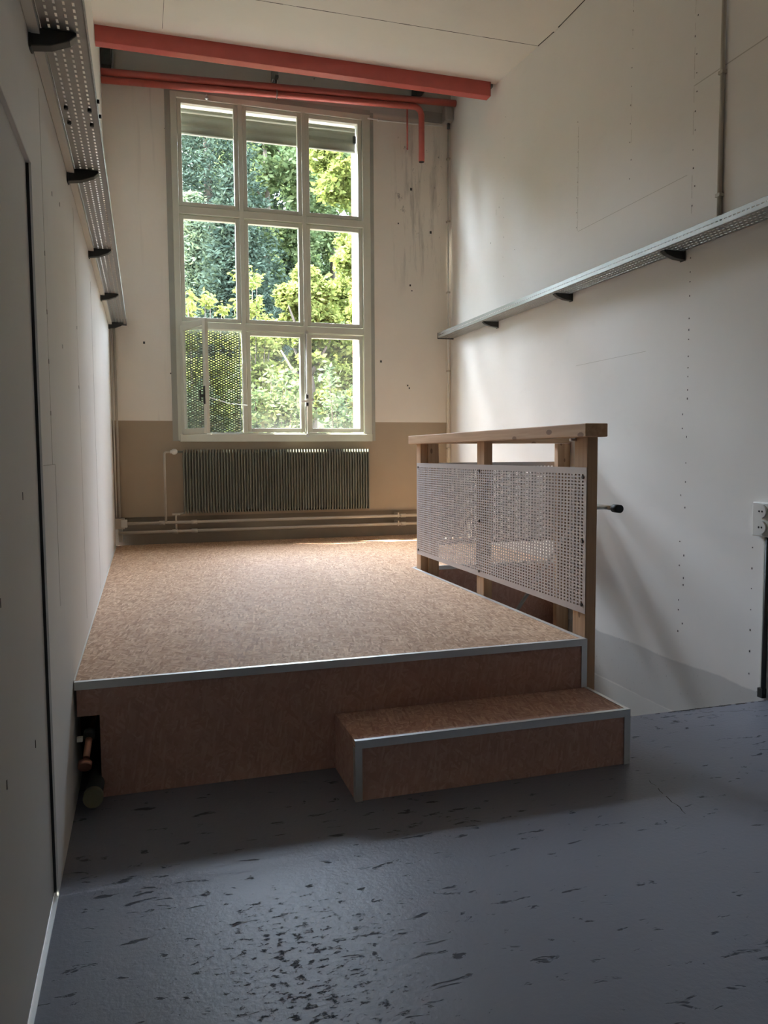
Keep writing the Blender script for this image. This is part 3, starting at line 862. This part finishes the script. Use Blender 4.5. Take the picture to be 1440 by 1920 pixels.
for z in (3.02, 3.75, 4.5): MB().box(W - .034, W, 4.10, 4.14, z, z + .02).build('clip', PIPE, k3)

# ------------------------------------------------------------------ cable trays
def tray(name, label, xa, xo, y0, y1, z, side, brackets, group):
    """xa wall side, xo room side"""
    xm = (xa + xo) / 2
    t = thing(name, label, 'cable tray', (xm, (y0 + y1) / 2, z), group)
    wd = abs(xo - xa) - .006
    nv = 4; pv = (wd - .02) / nv
    nu = int((y1 - y0 - .04) / .036)
    b = MB(); b.sheet((min(xa, xo) + .003, y0, z), (0, 1, 0), (1, 0, 0), nu, nv, .036, pv, .0115, .0036 if side > 0 else .0055, .02, .01)
    b.build('perforated_base', GALV, t, solid=.0016)
    ye = y0 + .04 + nu * .036
    b = MB(); b.sheet((xo, y0, z), (0, 1, 0), (0, 0, 1), nu, 1, .036, .030, .0115, .0036, .02, .012)
    b.build('side_flange', GALV, t, solid=.0016)
    b = MB(); b.box(xo - (.012 if side > 0 else 0), xo + (0 if side > 0 else .012), y0, ye, z + .0545, z + .0565); b.build('flange_lip', GALV, t)
    b = MB(); b.sheet((xa, y0, z), (0, 1, 0), (0, 0, 1), nu, 1, .036, .030, .0115, .0036, .02, .012)
    b.build('side_flange', GALV, t, solid=.0016)
    for y in brackets:
        b = MB()
        w0 = 0 if side > 0 else W
        s = side
        xt = xo - s * .03; xa_, xb_ = w0 + s * .001, xt
        prof = [(xa_, z - .060), (xa_ + (xb_ - xa_) * .45, z - .052), (xa_ + (xb_ - xa_) * .85, z - .030), (xb_, z - .012), (xb_, z - .002), (xa_, z - .002)]
        n = len(b.v)
        for yy in (y - .022, y + .022): b.v += [(q[0], yy, q[1]) for q in prof]
        m = len(prof)
        b.f.append(tuple(n + q for q in range(m))); b.f.append(tuple(n + m + q for q in reversed(range(m)))); b.s += [False, False]
        for q in range(m): b.f.append((n + q, n + m + q, n + m + (q + 1) % m, n + (q + 1) % m)); b.s.append(False)
        b.obox((w0 + s * .005, y, z - .01), (.004, 0, 0), (0, .026, 0), (0, 0, .055))
        b.build('bracket', DARKM, t, bevel=.006)
    return t
tL = tray('cable_tray', 'perforated steel cable tray along the left wall', .036, .172, 1.4, 8.55, 2.790, 1, (2.77, 4.03, 5.49, 6.95, 8.44), 'cable trays')
tR = tray('cable_tray', 'perforated steel cable tray along the right wall', W - .008, W - .196, 1.4, 8.50, 2.775, -1, (3.0, 4.47, 5.89, 7.32), 'cable trays')
MB().box(W - .20, W - .004, 8.495, 8.505, 2.765, 2.832).build('end_cap', DARKM, tR)
MB().box(.034, .174, 8.545, 8.556, 2.782, 2.848).build('end_cap', DARKM, tL)
MB().box(.002, .034, 1.4, 8.52, 2.768, 2.82).build('wall_rail', BATTEN, tL)
for y in (3.32, 3.46):
    for x in (.06, .145): MB().tube([(x, y, 2.789), (x, y, 2.777)], .008, 8).build('bolt', DARKM, tL)
    MB().tube([(.172, y, 2.82), (.182, y, 2.82)], .008, 8).build('bolt', DARKM, tL)

# sockets with their cable at the right edge
so_ = thing('power_socket', 'white double wall socket low on the right wall', 'socket', (W, 3.70, .955))
MB().box(W - .042, W, 3.575, 3.745, .957, 1.157).build('housing', PLASTW, so_, bevel=.006)
for z in (1.105, 1.012):
    o = MB().tube([(W - .043, 3.665, z), (W - .056, 3.665, z)], .038, 20).build('outlet', PLASTW, so_)
    b = MB()
    for dy in (-.011, .011): b.tube([(W - .0562, 3.665 + dy, z), (W - .0575, 3.665 + dy, z)], .006, 8)
    b.build('pin_hole', PLASTB, o)
ck = thing('wall_conduit', 'dark cable conduit running from the socket down to the floor', 'conduit', (W, 3.655, 0))
MB().tube([(W - .014, 3.648, .03), (W - .014, 3.648, .957)], .013, 10).build('tube', DARKM, ck)
MB().box(W - .012, W, 3.672, 3.682, .06, .95).build('side_strip', BATTEN, ck)
MB().box(W - .03, W, 3.64, 3.678, .005, .06).build('foot_clip', DARKM, ck)

# capped pipe ends in the corner under the platform
pa = thing('pipe_end', 'large capped olive pipe end low in the left corner under the platform', 'pipe', (.074, 3.5, .03))
MB().tube([(.085, 3.70, .069), (.074, 3.30, .067)], .034, 18).build('pipe', DARKM, pa)
MB().tube([(.074, 3.305, .067), (.074, 3.27, .067)], .039, 24).build('cap', OLIVE, pa)
pc = thing('pipe_end', 'copper pipe end with a round disc above the olive cap', 'pipe', (.05, 3.5, .18))
MB().tube([(.062, 3.68, .30), (.055, 3.42, .262), (.048, 3.35, .21)], .014, 14).build('pipe', COPPER, pc)
MB().tube([(.044, 3.335, .196), (.043, 3.315, .184)], .027, 20).build('disc', COPPER, pc)
MB().tube([(.058, 3.44, .287), (.056, 3.415, .275)], .024, 12).build('collar', DARKM, pc)
MB().box(.012, .034, 3.37, 3.392, .272, .290).build('valve_nut', BATTEN, pc)

# ------------------------------------------------------------------ outside: slope, hedge, shrubs, trees
def gz(y): return -.6 if y < 14 else -.6 + (y - 14) * .38
b = MB()
ys = [9.1, 14, 20, 28, 38, 52, 75]
for ya, yb_ in zip(ys, ys[1:]):
    for xa in range(-60, 70, 10):
        b.quad((xa, ya, gz(ya)), (xa + 10, ya, gz(ya)), (xa + 10, yb_, gz(yb_)), (xa, yb_, gz(yb_)))
sl = b.build('ground_slope', GRASS); sl.modifiers.new('solid', 'SOLIDIFY').thickness = .4
struct(sl, 'grassy slope rising outside the window', 'ground')
struct(MB().box(-14, 20, D + .40, 11.6, -.62, -.55).build('bounce_slab', simple('pale_bounce', (.62, .60, .56), .85, 0, .08, 3)), 'unseen pale slab added outside to bounce sunlight to the ceiling', 'light bounce')  # pale slab added out of view to throw sunlight up indoors

def leaf_mesh(name, centres, radii, n, size, aspect, mat, parent, droop=0., flat=.0, origin=None):
    """n leaf blades scattered over the shells of clumps"""
    C_ = np.array(centres, float); R_ = np.array(radii, float)
    wgt = R_ ** 2; k = rng.choice(len(C_), n, p=wgt / wgt.sum())
    d = rng.normal(size=(n, 3)); d /= np.linalg.norm(d, axis=1)[:, None]
    d[:, 2] *= (1 - flat)
    rr = R_[k] * (rng.random(n) ** .5)
    P_ = C_[k] + d * rr[:, None] + rng.normal(size=(n, 3)) * (R_[k] * .16)[:, None]
    a = rng.normal(size=(n, 3)); a[:, 2] = a[:, 2] * .5 - droop; a /= np.linalg.norm(a, axis=1)[:, None]
    c2 = rng.normal(size=(n, 3)); bb = np.cross(a, c2); bb /= np.linalg.norm(bb, axis=1)[:, None]
    s = size * (.6 + .8 * rng.random(n))[:, None]
    A, B = a * s * aspect, bb * s
    V = np.empty((n * 4, 3)); V[0::4] = P_ - A * .5; V[1::4] = P_ + B * .42; V[2::4] = P_ + A * .5; V[3::4] = P_ - B * .42
    if origin is None: origin = (C_.mean(0)[0], C_.mean(0)[1], C_[:, 2].min())
    o = np.array(parent.location) if parent is not None else np.zeros(3)
    c = np.array(origin, float)
    me = bpy.data.meshes.new(name)
    me.vertices.add(n * 4); me.loops.add(n * 4); me.polygons.add(n)
    me.vertices.foreach_set('co', (V - c).ravel())
    me.loops.foreach_set('vertex_index', np.arange(n * 4, dtype=np.int32))
    me.polygons.foreach_set('loop_start', np.arange(0, n * 4, 4, dtype=np.int32))
    me.polygons.foreach_set('loop_total', np.full(n, 4, dtype=np.int32))
    me.materials.append(mat); me.update(calc_edges=True)
    ob = bpy.data.objects.new(name, me); COL.objects.link(ob); ob.location = Vector(c - o)
    if parent is not None: ob.parent = parent
    return ob

LF_DARK = m_leaf('conifer_needles', (.017, .027, .021), (.044, .060, .044), .2)
LF_PALE = m_leaf('pale_conifer_needles', (.062, .085, .058), (.118, .145, .090), .35)
LF_YEL = m_leaf('yellow_green_leaves', (.078, .100, .026), (.195, .212, .070), .5)
LF_MID = m_leaf('mid_green_leaves', (.052, .080, .038), (.140, .172, .084), .45)
LF_HEDGE = m_leaf('hedge_leaves', (.040, .066, .036), (.108, .136, .076), .4)

def broadleaf(x, y, h, r, mat, label, n=15000, size=.17, z=None, low=.15, group=None):
    z = gz(y) if z is None else z
    t = thing('deciduous_tree', label, 'tree', (x, y, z), group)
    b = MB(); b.tube([(x, y, z), (x + .1, y, z + h * .35), (x - .1, y + .1, z + h * .7)], [.16, .12, .06], 8)
    for i in range(6):
        a = random.uniform(0, 6.28); q = random.uniform(.3, .6) * h
        b.tube([(x, y, z + q), (x + math.cos(a) * r * .6, y + math.sin(a) * r * .6, z + q + h * .22)], [.06, .02], 6)
    b.build('trunk', BARK, t)
    cs, rs = [], []
    for i in range(70):
        f = low + (1 - low) * random.random()
        env = r * math.sin(math.pi * min(.97, .12 + .86 * f)) ** .7
        a = random.uniform(0, 6.28); q = env * math.sqrt(random.random())
        cs.append((x + q * math.cos(a), y + q * math.sin(a), z + f * h * .94)); rs.append(random.uniform(.22, .50) * r * .52)
    leaf_mesh('crown', cs, rs, n, size, 1.5, mat, t)
    return t

def conifer(x, y, h, r, mat, label, n=16000, group=None):
    z = gz(y)
    t = thing('conifer_tree', label, 'tree', (x, y, z), group)
    b = MB(); b.tube([(x, y, z), (x, y, z + h * .5), (x, y, z + h * .97)], [.22, .14, .03], 8); b.build('trunk', BARK, t)
    cs, rs = [], []
    for i in range(26):
        f = i / 25
        rad = r * (1 - f) ** .8 + .12
        m_ = max(3, int(9 * (1 - f)) + 2)
        a0 = random.uniform(0, 6.28)
        for k in range(m_):
            a = a0 + 6.283 * k / m_ + random.uniform(-.2, .2)
            for q in (.35, .65, .92):
                cs.append((x + rad * q * math.cos(a), y + rad * q * math.sin(a), z + .3 + f * h * .95 - q * rad * .22)); rs.append(.30 + .16 * rad * (1 - q * .5))
    leaf_mesh('crown', cs, rs, int(n * 1.7), .075, 2.3, mat, t, .25, .5)
    return t

def shrub(x, y, h, r, mat, label, n=5000, size=.09, group=None):
    z = gz(y)
    t = thing('shrub', label, 'shrub', (x, y, z), group)
    b = MB()
    cs, rs = [], []
    for i in range(22):
        a = random.uniform(0, 6.28); q = r * math.sqrt(random.random()); f = random.uniform(.55, 1.0)
        tip = (x + q * math.cos(a), y + q * math.sin(a), z + h * f)
        b.tube([(x + q * .3 * math.cos(a), y + q * .3 * math.sin(a), z), tip], [.02, .006], 5)
        for k in [.25 + w_ * .125 for w_ in range(7)]:
            cs.append((x + q * (.3 + .7 * k) * math.cos(a), y + q * (.3 + .7 * k) * math.sin(a), z + h * f * k)); rs.append(.26 * (1.15 - .75 * k) + .06)
    b.build('stem', BARK, t)
    leaf_mesh('foliage', cs, rs, n, size, 1.9, mat, t)
    return t

conifer(2.9, 31, 15.0, 3.2, LF_DARK, 'dark blue-green conifer behind the left and middle panes', 30000)
conifer(-3.2, 33, 14, 2.8, LF_DARK, 'dark conifer left of the one seen through the left panes')
conifer(6.6, 46, 14.5, 4.2, LF_DARK, 'distant dark conifer between the leafy trees behind the middle panes', 30000)
broadleaf(8.6, 55, 13, 5.0, LF_MID, 'farthest hazy leafy tree at the top of the slope', 26000, .26, low=.03)
shrub(7.4, 23.5, 3.6, 1.2, LF_MID, 'green shrub on the slope under the bright trees', 12000, .09)
conifer(3.1, 24.5, 6.6, 1.5, LF_DARK, 'smaller dark conifer in front of the tall one behind the left panes', 18000)
conifer(2.0, 26.2, 5.6, .9, LF_PALE, 'pale green young conifer beside the dark ones behind the left panes', 12000)
conifer(3.4, 45, 14.5, 4.0, LF_DARK, 'distant dark conifer behind the tall one at the left panes', 26000)
broadleaf(6.0, 37, 14.0, 3.0, LF_MID, 'tall mid-green leafy tree behind the middle pane column', 30000, .17, low=.03)
broadleaf(9.7, 30.5, 13.0, 3.0, LF_YEL, 'tall bright leafy tree behind the top right pane', 30000, .17, low=.03)
broadleaf(4.0, 18.0, 5.0, 1.05, LF_YEL, 'yellow-green leafy tree at the centre of the window', 30000, .085, low=.03)
broadleaf(6.1, 20.5, 5.9, 1.7, LF_YEL, 'bright rounded leafy tree behind the middle right pane', 36000, .095, low=.03)
broadleaf(15.0, 34, 11, 3.2, LF_MID, 'leafy tree standing furthest right on the slope', 12000, .2)
broadleaf(-9.5, 30, 11, 3.2, LF_MID, 'leafy tree standing furthest left on the slope', 12000, .2)
for (x, y, h, r, m_, lb_) in ((-7.0, 22, 9.0, 3.6, LF_MID, 'wide tree left of the window, nearest of the left-hand trees'), (-13.5, 25, 9.5, 4.0, LF_YEL, 'yellow-green tree in the left-hand trees'), (-11.5, 15.5, 9.0, 3.2, LF_MID, 'low mid-green tree in the left-hand trees'), (-6.3, 16.3, 14.0, 3.1, LF_MID, 'very tall slim tree standing close to the building on the left'), (11.5, 17, 11.0, 3.2, LF_MID, 'tall tree standing close to the building on the right'), (-21.0, 23, 8.5, 4.0, LF_MID, 'tree at the far left end of the slope'), (16.0, 24, 8.5, 3.8, LF_MID, 'wide tree right of the window, nearest of the right-hand trees'), (22.0, 20, 8.0, 3.8, LF_YEL, 'yellow-green tree at the far right end of the slope')):
    broadleaf(x, y, h, r, m_, lb_, 9000, .30, low=.03)
broadleaf(10.8, 44, 14.5, 4.2, LF_MID, 'hazy green tree far up the slope behind the right panes', 24000, .22, low=.03)
shrub(1.30, 14.4, 4.8, .75, LF_YEL, 'sunlit yellow-green shrub behind the left panes', 14000, .065)
shrub(2.35, 16.2, 5.2, .55, LF_YEL, 'taller sunlit shrub beside the left mullion', 12000, .065)
for i, (x, y, h, r, m_, lb_) in enumerate(((.9, 12.3, 3.1, .62, LF_HEDGE, 'dense green bush behind the open casement'), (2.2, 12.3, 3.3, .66, LF_MID, 'light green bush behind the lower middle pane'), (3.5, 12.3, 3.35, .66, LF_HEDGE, 'dark green bush behind the lower right pane'), (4.8, 12.3, 3.3, .66, LF_HEDGE, 'green bush at the right end of the bush row'), (-.4, 12.3, 3.3, .66, LF_MID, 'green bush at the left end of the bush row'))):
    shrub(x, y, h, r, m_, lb_, 14000, .06, 'bushes in a row outside the window')
